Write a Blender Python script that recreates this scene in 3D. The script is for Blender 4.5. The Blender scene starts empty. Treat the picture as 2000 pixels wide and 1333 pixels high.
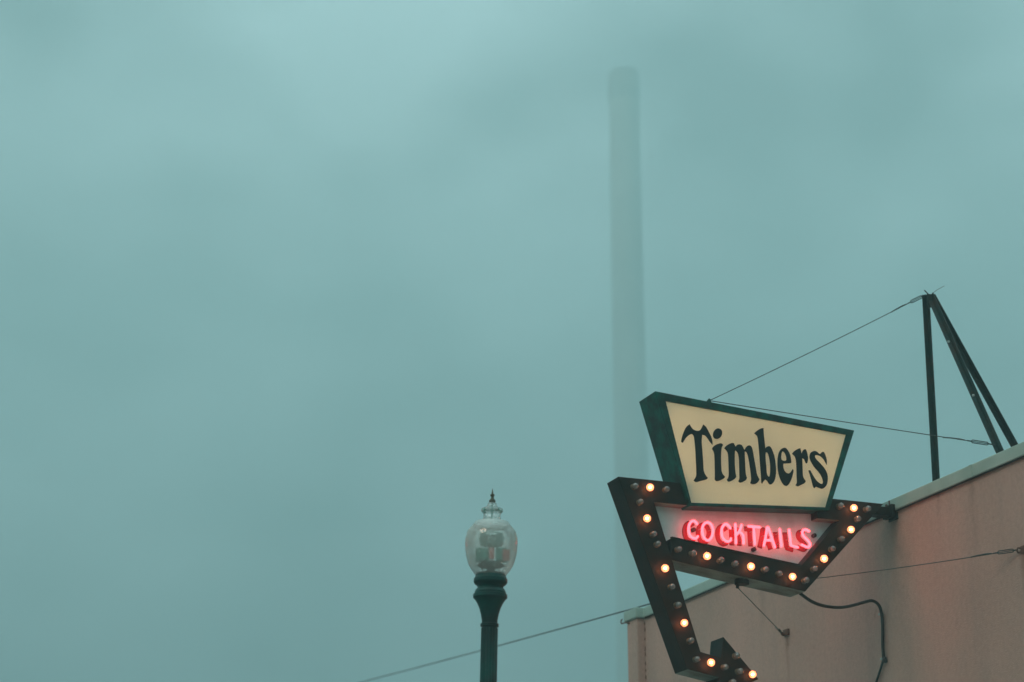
import bpy, bmesh, math, random
from mathutils import Vector, Matrix
from mathutils.geometry import tessellate_polygon
random.seed(7)
SC = bpy.context.scene
COL = SC.collection
TURN = math.radians(21.2165)          # the street, the wall and the sign are turned this much from the view

# ------------------------------------------------------------------ camera
cd = bpy.data.cameras.new('camera')
cam = bpy.data.objects.new('camera', cd); COL.objects.link(cam)
cam.location = (0, 0, 1.6)
cam.rotation_euler = (math.radians(90 + 18.870), 0, 0)
cd.sensor_width = 36.0
cd.lens = 70.2
cd.clip_start = 0.1
cd.clip_end = 4000
cd.dof.use_dof = True
cd.dof.focus_distance = 18.0
cd.dof.aperture_fstop = 1.25
SC.camera = cam

# ------------------------------------------------------------------ sky and light
SUN_ELEV, SUN_AZ = math.radians(38), math.radians(222)     # soft light from behind and left of the camera
w = bpy.data.worlds.new('World'); SC.world = w; w.use_nodes = True
nt = w.node_tree; nt.nodes.clear()
N = nt.nodes.new
out = N('ShaderNodeOutputWorld'); mixw = N('ShaderNodeMixShader')
b1 = N('ShaderNodeBackground'); b2 = N('ShaderNodeBackground')
sky = N('ShaderNodeTexSky'); sky.sky_type = 'NISHITA'; sky.sun_disc = False
sky.sun_elevation = SUN_ELEV; sky.sun_rotation = SUN_AZ; sky.air_density = 2.0; sky.dust_density = 6.0
nt.links.new(sky.outputs[0], b1.inputs[0]); b1.inputs[1].default_value = 0.12
tc = N('ShaderNodeTexCoord'); mp = N('ShaderNodeMapping'); mp.inputs['Scale'].default_value = (1.0, 1.0, 1.5)
mp.inputs['Location'].default_value = (1.37, 0.71, 2.13)
nz = N('ShaderNodeTexNoise'); nz.inputs['Scale'].default_value = 6.5; nz.inputs['Detail'].default_value = 2.5
nz.inputs['Roughness'].default_value = 0.5
rp = N('ShaderNodeMapRange'); rp.inputs[1].default_value = 0.34; rp.inputs[2].default_value = 0.68
rp.inputs[3].default_value = 0.42; rp.inputs[4].default_value = 1.62; rp.clamp = True
sx = N('ShaderNodeSeparateXYZ'); el = N('ShaderNodeMapRange'); el.clamp = True       # an overcast sky is brighter overhead than low down
el.inputs[1].default_value = 0.0; el.inputs[2].default_value = 1.0; el.inputs[3].default_value = 0.27; el.inputs[4].default_value = 1.75
sq = N('ShaderNodeMath'); sq.operation = 'POWER'; sq.inputs[1].default_value = 1.8
mulc = N('ShaderNodeMath'); mulc.operation = 'MULTIPLY'
cl = N('ShaderNodeVectorMath'); cl.operation = 'SCALE'; cl.inputs[0].default_value = (0.86, 1.20, 1.25)
nt.links.new(tc.outputs['Generated'], mp.inputs[0]); nt.links.new(mp.outputs[0], nz.inputs[0])
nt.links.new(tc.outputs['Generated'], sx.inputs[0]); nt.links.new(sx.outputs[2], sq.inputs[0]); nt.links.new(sq.outputs[0], el.inputs[0])
nt.links.new(nz.outputs[0], rp.inputs[0]); nt.links.new(rp.outputs[0], mulc.inputs[0]); nt.links.new(el.outputs[0], mulc.inputs[1])
nt.links.new(mulc.outputs[0], cl.inputs['Scale']); nt.links.new(cl.outputs[0], b2.inputs[0])
b2.inputs[1].default_value = 1.0
mixw.inputs[0].default_value = 0.90       # a closed deck of low cloud over the clear sky
nt.links.new(b1.outputs[0], mixw.inputs[1]); nt.links.new(b2.outputs[0], mixw.inputs[2])
nt.links.new(mixw.outputs[0], out.inputs[0])

sd = bpy.data.lights.new('sun', 'SUN'); sd.energy = 1.5; sd.angle = math.radians(25); sd.color = (1.0, 0.70, 0.52)
sun = bpy.data.objects.new('sun', sd); COL.objects.link(sun)
sdir = Vector((math.sin(SUN_AZ) * math.cos(SUN_ELEV), math.cos(SUN_AZ) * math.cos(SUN_ELEV), math.sin(SUN_ELEV)))
sun.rotation_euler = sdir.to_track_quat('Z', 'Y').to_euler()
sun.location = (-6, -6, 12)

SC.view_settings.view_transform = 'Standard'; SC.view_settings.look = 'None'
SC.view_settings.exposure = 0.36; SC.view_settings.gamma = 1.0
SC.render.engine = 'CYCLES'
SC.cycles.max_bounces = 8; SC.cycles.volume_bounces = 1; SC.cycles.transparent_max_bounces = 12
SC.cycles.use_denoising = True; SC.cycles.sample_clamp_indirect = 4.0

# ------------------------------------------------------------------ measured outlines
# site axes: s runs across the pavement to the wall, w runs along the wall away from the camera, z is height (metres)
CAB = [[0.3545,6.9655],[2.3914,6.8134],[2.0796,6.0232],[0.6676,5.9328]]
FACE = [[0.4586,6.8836],[2.3013,6.7643],[2.0439,6.0487],[0.6838,5.9669]]
GLYPHS = [["t",[[[0.6911,6.6922,1],[0.709,6.664,0],[0.7324,6.6438,0],[0.7671,6.6375,0],[0.7942,6.6479,0],[0.8111,6.6698,0],[0.8284,6.7044,1],[0.8547,6.6845,0],[0.8801,6.6419,0],[0.9028,6.5989,0],[0.9147,6.5549,0],[0.9136,6.5247,1],[0.8877,6.5521,0],[0.8672,6.5801,0],[0.8438,6.6028,0],[0.8143,6.6073,1],[0.8068,6.5437,0],[0.8094,6.4639,0],[0.8142,6.3696,0],[0.8166,6.2852,0],[0.8221,6.2584,0],[0.8362,6.2325,0],[0.8567,6.2097,1],[0.8375,6.193,0],[0.7835,6.1754,0],[0.7405,6.1614,0],[0.7144,6.1737,1],[0.7338,6.2003,0],[0.7443,6.2286,0],[0.7453,6.2732,0],[0.7438,6.3874,0],[0.7423,6.457,0],[0.7369,6.5365,0],[0.7305,6.5859,0],[0.7124,6.6031,0],[0.6907,6.5943,0],[0.6523,6.5627,0],[0.6188,6.5117,1],[0.603,6.5201,1],[0.6124,6.5635,0],[0.6326,6.6157,0],[0.6581,6.6636,0]]]],["i",[[[0.9788,6.6836,0],[1.0082,6.6731,0],[1.0153,6.646,0],[1.0031,6.6094,0],[0.9697,6.5848,0],[0.9375,6.5875,0],[0.9232,6.6111,0],[0.9315,6.6473,0],[0.9514,6.6721,0]],[[0.9094,6.4841,1],[0.921,6.5054,0],[0.957,6.5317,0],[1.0007,6.5462,0],[1.0208,6.5332,1],[1.0074,6.5092,0],[1.0006,6.4734,0],[0.9957,6.4127,0],[0.9949,6.3227,0],[1.001,6.271,0],[1.0293,6.2364,1],[1.0152,6.2201,0],[0.9768,6.199,0],[0.9443,6.1894,0],[0.926,6.2015,1],[0.9296,6.2565,0],[0.9307,6.3313,0],[0.9308,6.4062,0],[0.928,6.4459,0],[0.9197,6.4701,0]]]],["m",[[[1.0326,6.5043,1],[1.0541,6.5291,0],[1.093,6.5533,0],[1.1259,6.5617,0],[1.1387,6.5429,0],[1.1463,6.5285,1],[1.1634,6.5479,0],[1.1882,6.5555,0],[1.2124,6.5479,0],[1.2301,6.5169,0],[1.239,6.5067,1],[1.2469,6.5262,0],[1.2669,6.5485,0],[1.2891,6.5558,0],[1.3078,6.5451,0],[1.3199,6.511,0],[1.3291,6.4463,0],[1.3411,6.372,0],[1.3529,6.2928,0],[1.3758,6.2459,1],[1.3618,6.2235,0],[1.3391,6.2038,0],[1.3061,6.1957,0],[1.282,6.2034,1],[1.2927,6.2369,0],[1.2913,6.2918,0],[1.2836,6.3663,0],[1.2753,6.4258,0],[1.2663,6.4702,0],[1.2536,6.4916,0],[1.2374,6.495,1],[1.236,6.4621,0],[1.2366,6.3867,0],[1.2378,6.3116,0],[1.2415,6.2719,0],[1.2498,6.2502,1],[1.2369,6.2265,0],[1.2035,6.2058,0],[1.1788,6.1985,0],[1.1631,6.2094,1],[1.1751,6.238,0],[1.1768,6.2806,0],[1.1772,6.3557,0],[1.1772,6.421,0],[1.1684,6.4703,0],[1.1502,6.4911,0],[1.1394,6.4926,1],[1.1351,6.4519,0],[1.132,6.3763,0],[1.1344,6.3015,0],[1.1414,6.2472,1],[1.1232,6.2255,0],[1.0845,6.2019,0],[1.0601,6.197,0],[1.0472,6.2132,1],[1.0614,6.232,0],[1.069,6.2601,0],[1.0703,6.3201,0],[1.0705,6.3952,0],[1.0675,6.4551,0],[1.055,6.4814,0]]]],["b",[[[1.3436,6.6781,1],[1.3654,6.6982,0],[1.4051,6.7254,0],[1.4387,6.7366,1],[1.4407,6.6604,0],[1.4461,6.5999,0],[1.4491,6.5444,1],[1.4663,6.5614,0],[1.4915,6.569,0],[1.5101,6.5557,0],[1.5276,6.5169,0],[1.5417,6.4677,0],[1.5485,6.4026,0],[1.5494,6.3421,0],[1.5412,6.2859,0],[1.5255,6.2442,0],[1.5023,6.2169,0],[1.4855,6.2103,0],[1.4695,6.2188,0],[1.4542,6.2424,0],[1.4356,6.2531,1],[1.4183,6.2339,0],[1.4036,6.21,1],[1.3957,6.2167,1],[1.3946,6.2768,0],[1.3925,6.3268,0],[1.3888,6.4271,0],[1.3852,6.5277,0],[1.3803,6.6032,0],[1.3741,6.6483,0],[1.361,6.6622,0]],[[1.4585,6.5099,0],[1.4745,6.5014,0],[1.4864,6.4621,0],[1.4923,6.4122,0],[1.4927,6.3618,0],[1.4873,6.3059,0],[1.478,6.2823,0],[1.4618,6.2883,0],[1.4534,6.3176,0],[1.4509,6.3828,0],[1.448,6.438,0],[1.4495,6.4938,0]]]],["e",[[[1.6462,6.5707,0],[1.6681,6.5643,0],[1.6889,6.5384,0],[1.7038,6.5043,0],[1.7101,6.4643,0],[1.7102,6.4339,1],[1.6945,6.4298,0],[1.6499,6.4228,0],[1.6276,6.4196,1],[1.6262,6.3901,0],[1.6355,6.3556,0],[1.6565,6.335,0],[1.6812,6.3323,0],[1.7013,6.3469,0],[1.7222,6.3768,1],[1.7299,6.3649,0],[1.7228,6.3338,0],[1.7065,6.2868,0],[1.685,6.2444,0],[1.6616,6.217,0],[1.6449,6.2129,0],[1.6233,6.2209,0],[1.6025,6.2466,0],[1.5827,6.29,0],[1.5716,6.3443,0],[1.5692,6.4097,0],[1.575,6.471,0],[1.5883,6.518,0],[1.6121,6.5535,0]],[[1.6306,6.535,0],[1.6467,6.5239,0],[1.6593,6.4998,0],[1.6633,6.4698,0],[1.6596,6.4516,1],[1.6344,6.4456,0],[1.6127,6.452,1],[1.6082,6.4744,0],[1.6125,6.5052,0],[1.6191,6.5262,0]]]],["r",[[[1.7241,6.5216,1],[1.7449,6.5467,0],[1.7795,6.5706,0],[1.8109,6.584,1],[1.8178,6.5566,0],[1.8231,6.5306,1],[1.8377,6.5638,0],[1.8609,6.5799,0],[1.8742,6.5675,0],[1.8834,6.5327,0],[1.8868,6.4922,0],[1.8762,6.4504,0],[1.8647,6.4452,1],[1.8546,6.4635,0],[1.8446,6.4854,0],[1.8253,6.4886,1],[1.8258,6.4454,0],[1.8245,6.3691,0],[1.8271,6.3136,0],[1.8528,6.2757,1],[1.8349,6.2537,0],[1.795,6.2323,0],[1.7666,6.2195,0],[1.7439,6.2299,1],[1.7601,6.2541,0],[1.7615,6.3123,0],[1.7633,6.3884,0],[1.7614,6.4593,0],[1.7533,6.4941,0],[1.7402,6.5105,0]]]],["s",[[[2.0806,6.4529,1],[2.0704,6.4697,0],[2.0499,6.5035,0],[2.0231,6.5263,0],[1.99,6.5358,0],[1.9644,6.5307,0],[1.9608,6.515,0],[1.9762,6.491,0],[2.0083,6.4636,0],[2.0454,6.4264,0],[2.0713,6.3882,0],[2.083,6.3486,0],[2.0803,6.3026,0],[2.0667,6.2607,0],[2.0427,6.2331,0],[2.0168,6.2205,0],[1.9892,6.2255,0],[1.9563,6.235,1],[1.9386,6.2181,1],[1.9257,6.2371,0],[1.9098,6.3014,0],[1.8958,6.3507,0],[1.8863,6.3802,1],[1.9032,6.3844,1],[1.9185,6.358,0],[1.939,6.3245,0],[1.965,6.2915,0],[1.9973,6.2693,0],[2.0194,6.2663,0],[2.0316,6.2827,0],[2.0277,6.3128,0],[2.0129,6.3469,0],[1.9868,6.3799,0],[1.9497,6.417,0],[1.9239,6.4551,0],[1.9087,6.4842,0],[1.9048,6.5144,0],[1.9149,6.5461,0],[1.9355,6.5635,0],[1.9612,6.5723,0],[1.9861,6.5661,0],[2.0076,6.5504,0],[2.0219,6.5544,0],[2.0367,6.5687,0],[2.051,6.5727,0],[2.0643,6.5587,0],[2.0765,6.5266,0],[2.0829,6.4914,0]]]]]
NEON = [["c",[[[0.772,5.7985],[0.7601,5.8137],[0.7374,5.8232],[0.7123,5.8095],[0.6937,5.7786],[0.6871,5.739],[0.6947,5.7007],[0.7115,5.6761],[0.7358,5.6636],[0.7606,5.669],[0.7752,5.6848]]]],["o",[[[0.879,5.821],[0.9071,5.8103],[0.9254,5.776],[0.9275,5.737],[0.9135,5.6934],[0.8912,5.6654],[0.8697,5.6571],[0.8454,5.6713],[0.8272,5.7055],[0.8215,5.7474],[0.8299,5.784],[0.8503,5.8102],[0.879,5.821]]]],["c",[[[1.1024,5.7881],[1.0888,5.8066],[1.0608,5.8222],[1.0352,5.8068],[1.018,5.7775],[1.0131,5.7411],[1.0205,5.7025],[1.0408,5.6749],[1.0689,5.6642],[1.098,5.6764],[1.104,5.6933]]]],["k",[[[1.1542,5.8287],[1.1545,5.7467],[1.1545,5.6583]],[[1.2152,5.8259],[1.2029,5.7903],[1.1874,5.7627],[1.1629,5.7343]],[[1.1946,5.7633],[1.2225,5.7427],[1.2303,5.7139],[1.2299,5.6614]]]],["t",[[[1.2865,5.822],[1.3423,5.8223],[1.3981,5.8223]],[[1.3381,5.8212],[1.3407,5.7402],[1.3435,5.6635]]]],["a",[[[1.4341,5.6579],[1.4566,5.7425],[1.4726,5.8193],[1.478,5.8281],[1.4891,5.817],[1.5183,5.7327],[1.5456,5.6522]],[[1.4538,5.7084],[1.5182,5.7131]]]],["i",[[[1.6016,5.8192],[1.6073,5.7479],[1.6129,5.6673]]]],["l",[[[1.698,5.8238],[1.7059,5.7336],[1.7112,5.6887],[1.7178,5.6798],[1.778,5.6697]]]],["s",[[[1.9001,5.8299],[1.8754,5.841],[1.8498,5.8369],[1.834,5.8165],[1.8387,5.7866],[1.8667,5.7586],[1.8949,5.7344],[1.9061,5.7088],[1.901,5.6932],[1.8835,5.6804],[1.8543,5.6855],[1.8214,5.6979]]]]]
TSTUD = [[0.7652,5.7576],[1.3642,5.6302],[1.9888,5.8108]]
BULBS = [[0.1428,6.0688,0],[0.2864,6.0685,1],[0.4509,6.0701,0],[0.194,5.9324,0],[0.2474,5.7874,1],[0.3156,5.651,0],[0.3529,5.5672,0],[0.4113,5.3532,1],[0.4779,5.198,0],[0.532,5.0437,0],[0.5833,4.8854,1],[0.646,4.7373,0],[0.6989,4.5802,0],[0.8266,4.5544,1],[0.9697,4.5295,0],[1.1073,4.5,0],[1.2299,4.4784,1],[1.0844,4.6348,0],[1.0421,4.4005,0],[0.5552,5.5383,0],[0.6929,5.5129,0],[0.8201,5.4967,1],[0.9662,5.4722,0],[1.108,5.4523,0],[1.2565,5.4388,1],[1.4015,5.4239,0],[1.5431,5.3966,0],[1.6688,5.3785,1],[1.8089,5.3587,0],[1.902,5.4692,0],[2.0018,5.565,1],[2.0991,5.6693,0],[2.2006,5.7689,0],[2.2959,5.863,1],[2.3866,5.9745,0],[2.341,6.0687,1],[2.2067,6.0796,0],[2.4902,6.0764,0]]
COND = [[1.835,0.1328,5.2749],[1.95,0.1293,5.2079],[2.1,0.1642,5.1831],[2.28,0.1999,5.1887],[2.45,0.2575,5.2306],[2.62,0.3107,5.2864],[2.72,0.3479,5.3103],[2.79,0.3588,5.279],[2.84,0.3959,5.2029],[2.846,0.4039,5.0608],[2.846,0.4199,4.9203],[2.846,0.4167,4.7913],[2.846,0.4909,4.694],[2.846,0.5959,4.5677]]
LAMPPROF = [[[0.002,5.5182],[0.0059,5.4897],[0.0079,5.4774],[0.0179,5.4713],[0.0158,5.4611],[0.0095,5.4489],[0.0158,5.4367],[0.0269,5.4204],[0.0217,5.4061]],[[0.0297,5.4082],[0.0376,5.3878],[0.0434,5.3756],[0.0593,5.3675],[0.083,5.3553],[0.0845,5.3391],[0.0711,5.3229],[0.0664,5.3148],[0.0651,5.2945],[0.069,5.2743],[0.0789,5.2622],[0.1065,5.2541],[0.13,5.246]],[[0.13,5.246],[0.1419,5.2299],[0.1575,5.2137],[0.1838,5.1835],[0.1947,5.1533],[0.2005,5.1231],[0.2027,5.0778],[0.1993,5.0329],[0.1921,4.9889],[0.1802,4.943],[0.1684,4.9131],[0.151,4.8832],[0.129,4.8534],[0.1153,4.8355]],[[0.1121,4.8494],[0.121,4.8177],[0.1289,4.8058],[0.1288,4.782],[0.1194,4.7681],[0.1014,4.7543],[0.0975,4.7384],[0.1126,4.7238],[0.1197,4.7068],[0.1196,4.691],[0.1305,4.6871],[0.1304,4.6634],[0.1148,4.6477],[0.0961,4.6162],[0.0809,4.5808],[0.0687,4.5376],[0.0605,4.4946],[0.0589,4.4672],[0.0698,4.4633],[0.0697,4.4437],[0.0589,4.4398],[0.0596,4.022]]]

SITE = Matrix.Translation((0.9342, 17.0, 0)) @ Matrix.Rotation(TURN, 4, 'Z')

# ------------------------------------------------------------------ materials
def mat(name, base, rough=0.6, metal=0.0, var=0.0, vscale=3.0, bump=0.0, bscale=60.0, alt=None, spec=0.5, altpos=(0.45, 0.7), coords='Object', stretch=None):
    m = bpy.data.materials.new(name); m.use_nodes = True
    t = m.node_tree; p = t.nodes['Principled BSDF']
    p.inputs['Base Color'].default_value = (*base, 1); p.inputs['Roughness'].default_value = rough
    p.inputs['Metallic'].default_value = metal; p.inputs['Specular IOR Level'].default_value = spec
    tcn = t.nodes.new('ShaderNodeTexCoord'); src = tcn.outputs[coords]
    if stretch:
        mpn = t.nodes.new('ShaderNodeMapping'); mpn.inputs['Scale'].default_value = stretch
        t.links.new(src, mpn.inputs[0]); src = mpn.outputs[0]
    if var > 0 or alt:
        n = t.nodes.new('ShaderNodeTexNoise'); n.inputs['Scale'].default_value = vscale; n.inputs['Detail'].default_value = 6
        n.inputs['Roughness'].default_value = 0.6
        t.links.new(src, n.inputs[0])
        r = t.nodes.new('ShaderNodeValToRGB')
        a_ = alt if alt else tuple(c * (1 - var) for c in base)
        b_ = base if alt else tuple(min(1, c * (1 + var)) for c in base)
        r.color_ramp.elements[0].position = altpos[0] if alt else 0.3
        r.color_ramp.elements[1].position = altpos[1] if alt else 0.7
        r.color_ramp.elements[0].color = (*a_, 1); r.color_ramp.elements[1].color = (*b_, 1)
        t.links.new(n.outputs[0], r.inputs[0]); t.links.new(r.outputs[0], p.inputs['Base Color'])
    if bump > 0:
        n2 = t.nodes.new('ShaderNodeTexNoise'); n2.inputs['Scale'].default_value = bscale; n2.inputs['Detail'].default_value = 4
        t.links.new(tcn.outputs[coords], n2.inputs[0])
        bn = t.nodes.new('ShaderNodeBump'); bn.inputs['Strength'].default_value = bump; bn.inputs['Distance'].default_value = 0.01
        t.links.new(n2.outputs[0], bn.inputs['Height']); t.links.new(bn.outputs[0], p.inputs['Normal'])
    return m

def emit(name, col, strength):
    m = bpy.data.materials.new(name); m.use_nodes = True
    t = m.node_tree; p = t.nodes['Principled BSDF']
    p.inputs['Base Color'].default_value = (0.05, 0.05, 0.05, 1)
    p.inputs['Emission Color'].default_value = (*col, 1); p.inputs['Emission Strength'].default_value = strength
    return m

def clear(name, tint, veil, veil_col, gloss=0.12, emis=None):
    """thin glass or plastic: mostly see-through, a milky veil, a reflection"""
    m = bpy.data.materials.new(name); m.use_nodes = True
    t = m.node_tree; t.nodes.clear()
    o = t.nodes.new('ShaderNodeOutputMaterial'); tr = t.nodes.new('ShaderNodeBsdfTransparent'); tr.inputs[0].default_value = (*tint, 1)
    tl = t.nodes.new('ShaderNodeBsdfTranslucent'); tl.inputs[0].default_value = (*veil_col, 1)
    df = t.nodes.new('ShaderNodeBsdfDiffuse'); df.inputs[0].default_value = (*veil_col, 1)
    mx0 = t.nodes.new('ShaderNodeMixShader'); mx0.inputs[0].default_value = 0.5
    t.links.new(tl.outputs[0], mx0.inputs[1]); t.links.new(df.outputs[0], mx0.inputs[2])
    mx1 = t.nodes.new('ShaderNodeMixShader'); mx1.inputs[0].default_value = veil
    t.links.new(tr.outputs[0], mx1.inputs[1]); t.links.new(mx0.outputs[0], mx1.inputs[2])
    gl = t.nodes.new('ShaderNodeBsdfGlossy'); gl.inputs['Roughness'].default_value = 0.08
    fr = t.nodes.new('ShaderNodeFresnel'); fr.inputs[0].default_value = 1.45
    mul = t.nodes.new('ShaderNodeMath'); mul.operation = 'MULTIPLY_ADD'; mul.inputs[1].default_value = 0.6; mul.inputs[2].default_value = gloss * 0.25
    t.links.new(fr.outputs[0], mul.inputs[0])
    mx2 = t.nodes.new('ShaderNodeMixShader'); t.links.new(mul.outputs[0], mx2.inputs[0])
    t.links.new(mx1.outputs[0], mx2.inputs[1]); t.links.new(gl.outputs[0], mx2.inputs[2])
    last = mx2
    if emis:
        e = t.nodes.new('ShaderNodeEmission'); e.inputs[0].default_value = (*emis[0], 1); e.inputs[1].default_value = emis[1]
        ad = t.nodes.new('ShaderNodeAddShader'); t.links.new(mx2.outputs[0], ad.inputs[0]); t.links.new(e.outputs[0], ad.inputs[1]); last = ad
    t.links.new(last.outputs[0], o.inputs[0])
    return m

M_green = mat('green_enamel', (0.002, 0.105, 0.078), 0.45, spec=0.25, alt=(0.010, 0.030, 0.022), altpos=(0.40, 0.64), vscale=7, bump=0.15, bscale=25)
M_dark = mat('dark_green_enamel', (0.009, 0.011, 0.008), 0.5, spec=0.13, alt=(0.030, 0.015, 0.009), altpos=(0.38, 0.66), vscale=4, bump=0.15, bscale=30)
M_under = mat('pale_underside', (0.30, 0.36, 0.30), 0.6, alt=(0.15, 0.14, 0.10), altpos=(0.35, 0.65), vscale=4, bump=0.2, bscale=40)  # paler colour for the channel faces that look down
M_cream = mat('cream_acrylic', (0.86, 0.75, 0.57), 0.35, var=0.06, vscale=2.5, spec=0.4)
p_ = M_cream.node_tree.nodes['Principled BSDF']
p_.inputs['Emission Color'].default_value = (1.0, 0.58, 0.26, 1); p_.inputs['Emission Strength'].default_value = 0.02
tr_ = M_cream.node_tree.nodes.new('ShaderNodeBsdfTranslucent'); tr_.inputs[0].default_value = (0.86, 0.77, 0.60, 1)
ms_ = M_cream.node_tree.nodes.new('ShaderNodeMixShader'); ms_.inputs[0].default_value = 0.35
lk_ = M_cream.node_tree.links; lk_.new(p_.outputs[0], ms_.inputs[1]); lk_.new(tr_.outputs[0], ms_.inputs[2])
lk_.new(ms_.outputs[0], M_cream.node_tree.nodes['Material Output'].inputs[0])
M_tubelamp = emit('cabinet_lamp_glow', (1.0, 0.80, 0.60), 15.0)
M_letter = mat('black_letter_paint', (0.010, 0.013, 0.012), 0.5, var=0.2, vscale=20, spec=0.2)
M_panel = mat('white_sign_panel', (0.52, 0.82, 0.77), 0.55, alt=(0.42, 0.64, 0.60), altpos=(0.3, 0.6), vscale=6, bump=0.08, bscale=20)
M_red = mat('red_letter_paint', (0.27, 0.004, 0.016), 0.5, var=0.12, vscale=15)
M_neon = emit('neon_glow', (1.0, 0.044, 0.060), 7.0)
M_elect = mat('electrode_black', (0.03, 0.02, 0.02), 0.5, var=0.2)
M_core = emit('bulb_filament_glow', (1.0, 0.40, 0.21), 34.0)
M_bulb_on = clear('lit_amber_glass', (1.0, 0.8, 0.6), 0.10, (0.9, 0.5, 0.3), 0.1, ((1.0, 0.27, 0.13), 1.15))
M_bulb_off = clear('clear_bulb_glass', (0.62, 0.64, 0.62), 0.30, (0.65, 0.66, 0.62), 0.4)
M_fil = mat('filament_mount', (0.35, 0.33, 0.28), 0.4, var=0.2)
M_socket = mat('socket_brass', (0.10, 0.07, 0.035), 0.45, metal=0.6, var=0.3, vscale=40)
M_wall = mat('salmon_stucco', (0.55, 0.345, 0.285), 0.9, bump=0.45, bscale=75, spec=0.2)
def layer(m, scale, stretch, lo, hi, p0=0.35, p1=0.65, detail=6):
    """multiply a noise layer into a material's base colour"""
    t = m.node_tree; p = t.nodes['Principled BSDF']; bc = p.inputs['Base Color']
    tcn = t.nodes.new('ShaderNodeTexCoord'); mpn = t.nodes.new('ShaderNodeMapping'); mpn.inputs['Scale'].default_value = stretch
    n = t.nodes.new('ShaderNodeTexNoise'); n.inputs['Scale'].default_value = scale; n.inputs['Detail'].default_value = detail
    r = t.nodes.new('ShaderNodeValToRGB'); r.color_ramp.elements[0].position = p0; r.color_ramp.elements[1].position = p1
    r.color_ramp.elements[0].color = (*lo, 1); r.color_ramp.elements[1].color = (*hi, 1)
    mx = t.nodes.new('ShaderNodeMix'); mx.data_type = 'RGBA'; mx.blend_type = 'MULTIPLY'; mx.inputs[0].default_value = 1.0
    t.links.new(tcn.outputs['Object'], mpn.inputs[0]); t.links.new(mpn.outputs[0], n.inputs[0]); t.links.new(n.outputs[0], r.inputs[0])
    if bc.is_linked: t.links.new(bc.links[0].from_socket, mx.inputs[6])
    else: mx.inputs[6].default_value = bc.default_value
    t.links.new(r.outputs[0], mx.inputs[7]); t.links.new(mx.outputs[2], bc)
layer(M_wall, 0.9, (1, 1, 0.8), (0.88, 0.93, 0.92), (1.06, 1.03, 1.02))            # faded patches
layer(M_wall, 2.6, (1, 1, 0.10), (0.90, 0.94, 0.95), (1.0, 1.0, 1.0), 0.34, 0.52)    # rain streaks
layer(M_wall, 26, (1, 1, 1), (0.90, 0.90, 0.90), (1.04, 1.04, 1.04), 0.3, 0.7, 8)    # grain of the render coat
layer(M_wall, 6, (1, 1, 1), (0.80, 0.80, 0.78), (1.0, 1.0, 1.0), 0.22, 0.33)         # scattered dark scuffs
def wall_streak(m, w0, half, ztop, length, col):
    """a streak fading out below a fixing, rain-washed under bolts and coping: w0 and ztop in site axes"""
    t = m.node_tree; p = t.nodes['Principled BSDF']; bc = p.inputs['Base Color']
    def mth(op, a, c=None):
        n = t.nodes.new('ShaderNodeMath'); n.operation = op
        for i, v in enumerate((a, c)):
            if v is None: continue
            if isinstance(v, (int, float)): n.inputs[i].default_value = v
            else: t.links.new(v, n.inputs[i])
        return n.outputs[0]
    tcn = t.nodes.new('ShaderNodeTexCoord'); sp = t.nodes.new('ShaderNodeSeparateXYZ'); t.links.new(tcn.outputs['Object'], sp.inputs[0])
    nn = t.nodes.new('ShaderNodeTexNoise'); nn.inputs['Scale'].default_value = 5.0; t.links.new(tcn.outputs['Object'], nn.inputs[0])
    wob = mth('MULTIPLY', mth('SUBTRACT', nn.outputs[0], 0.5), half * 2.0)
    dx = mth('DIVIDE', mth('ABSOLUTE', mth('SUBTRACT', mth('ADD', sp.outputs[1], wob), w0 + 4.0)), half)
    side = mth('MAXIMUM', mth('SUBTRACT', 1.0, dx), 0.0)
    down = mth('DIVIDE', mth('SUBTRACT', ztop, sp.outputs[2]), length)
    fade = mth('MULTIPLY', mth('MAXIMUM', mth('SUBTRACT', 1.0, down), 0.0), mth('GREATER_THAN', down, 0.0))
    fac = mth('MULTIPLY', mth('MULTIPLY', side, fade), mth('MULTIPLY', nn.outputs[0], 1.5))
    mx = t.nodes.new('ShaderNodeMix'); mx.data_type = 'RGBA'; mx.blend_type = 'MULTIPLY'
    t.links.new(fac, mx.inputs[0]); t.links.new(bc.links[0].from_socket, mx.inputs[6]); mx.inputs[7].default_value = (*col, 1)
    t.links.new(mx.outputs[2], bc)
wall_streak(M_wall, -1.81, 0.05, 5.33, 0.7, (0.55, 0.42, 0.36))
wall_streak(M_wall, 2.26, 0.06, 5.33, 0.6, (0.60, 0.48, 0.42))
wall_streak(M_wall, 0.14, 0.22, 6.06, 1.1, (0.62, 0.68, 0.68))  # wide grey streak below the strut's wall plate
wall_streak(M_wall, -1.15, 0.07, 6.12, 0.8, (0.70, 0.72, 0.70))
wall_streak(M_wall, 2.75, 0.09, 6.12, 0.7, (0.70, 0.72, 0.70))
wall_streak(M_wall, -0.62, 0.05, 6.12, 0.45, (0.74, 0.74, 0.72))
M_coping = mat('pale_coping_paint', (0.38, 0.49, 0.43), 0.6, alt=(0.27, 0.39, 0.34), altpos=(0.3, 0.6), vscale=2.2, bump=0.1, bscale=30)
M_roof = mat('roof_felt', (0.12, 0.12, 0.11), 0.9, var=0.3)
M_steel = mat('painted_angle_iron', (0.010, 0.034, 0.032), 0.5, spec=0.3, alt=(0.045, 0.035, 0.026), altpos=(0.30, 0.55), vscale=5, bump=0.2, bscale=50)
M_wire = mat('galvanised_wire', (0.06, 0.075, 0.07), 0.5, metal=0.4, var=0.3, vscale=20)
M_rust = mat('rusty_iron', (0.12, 0.055, 0.035), 0.8, var=0.4, vscale=30)
M_cable = mat('black_cable', (0.018, 0.02, 0.02), 0.6, var=0.2)
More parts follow.
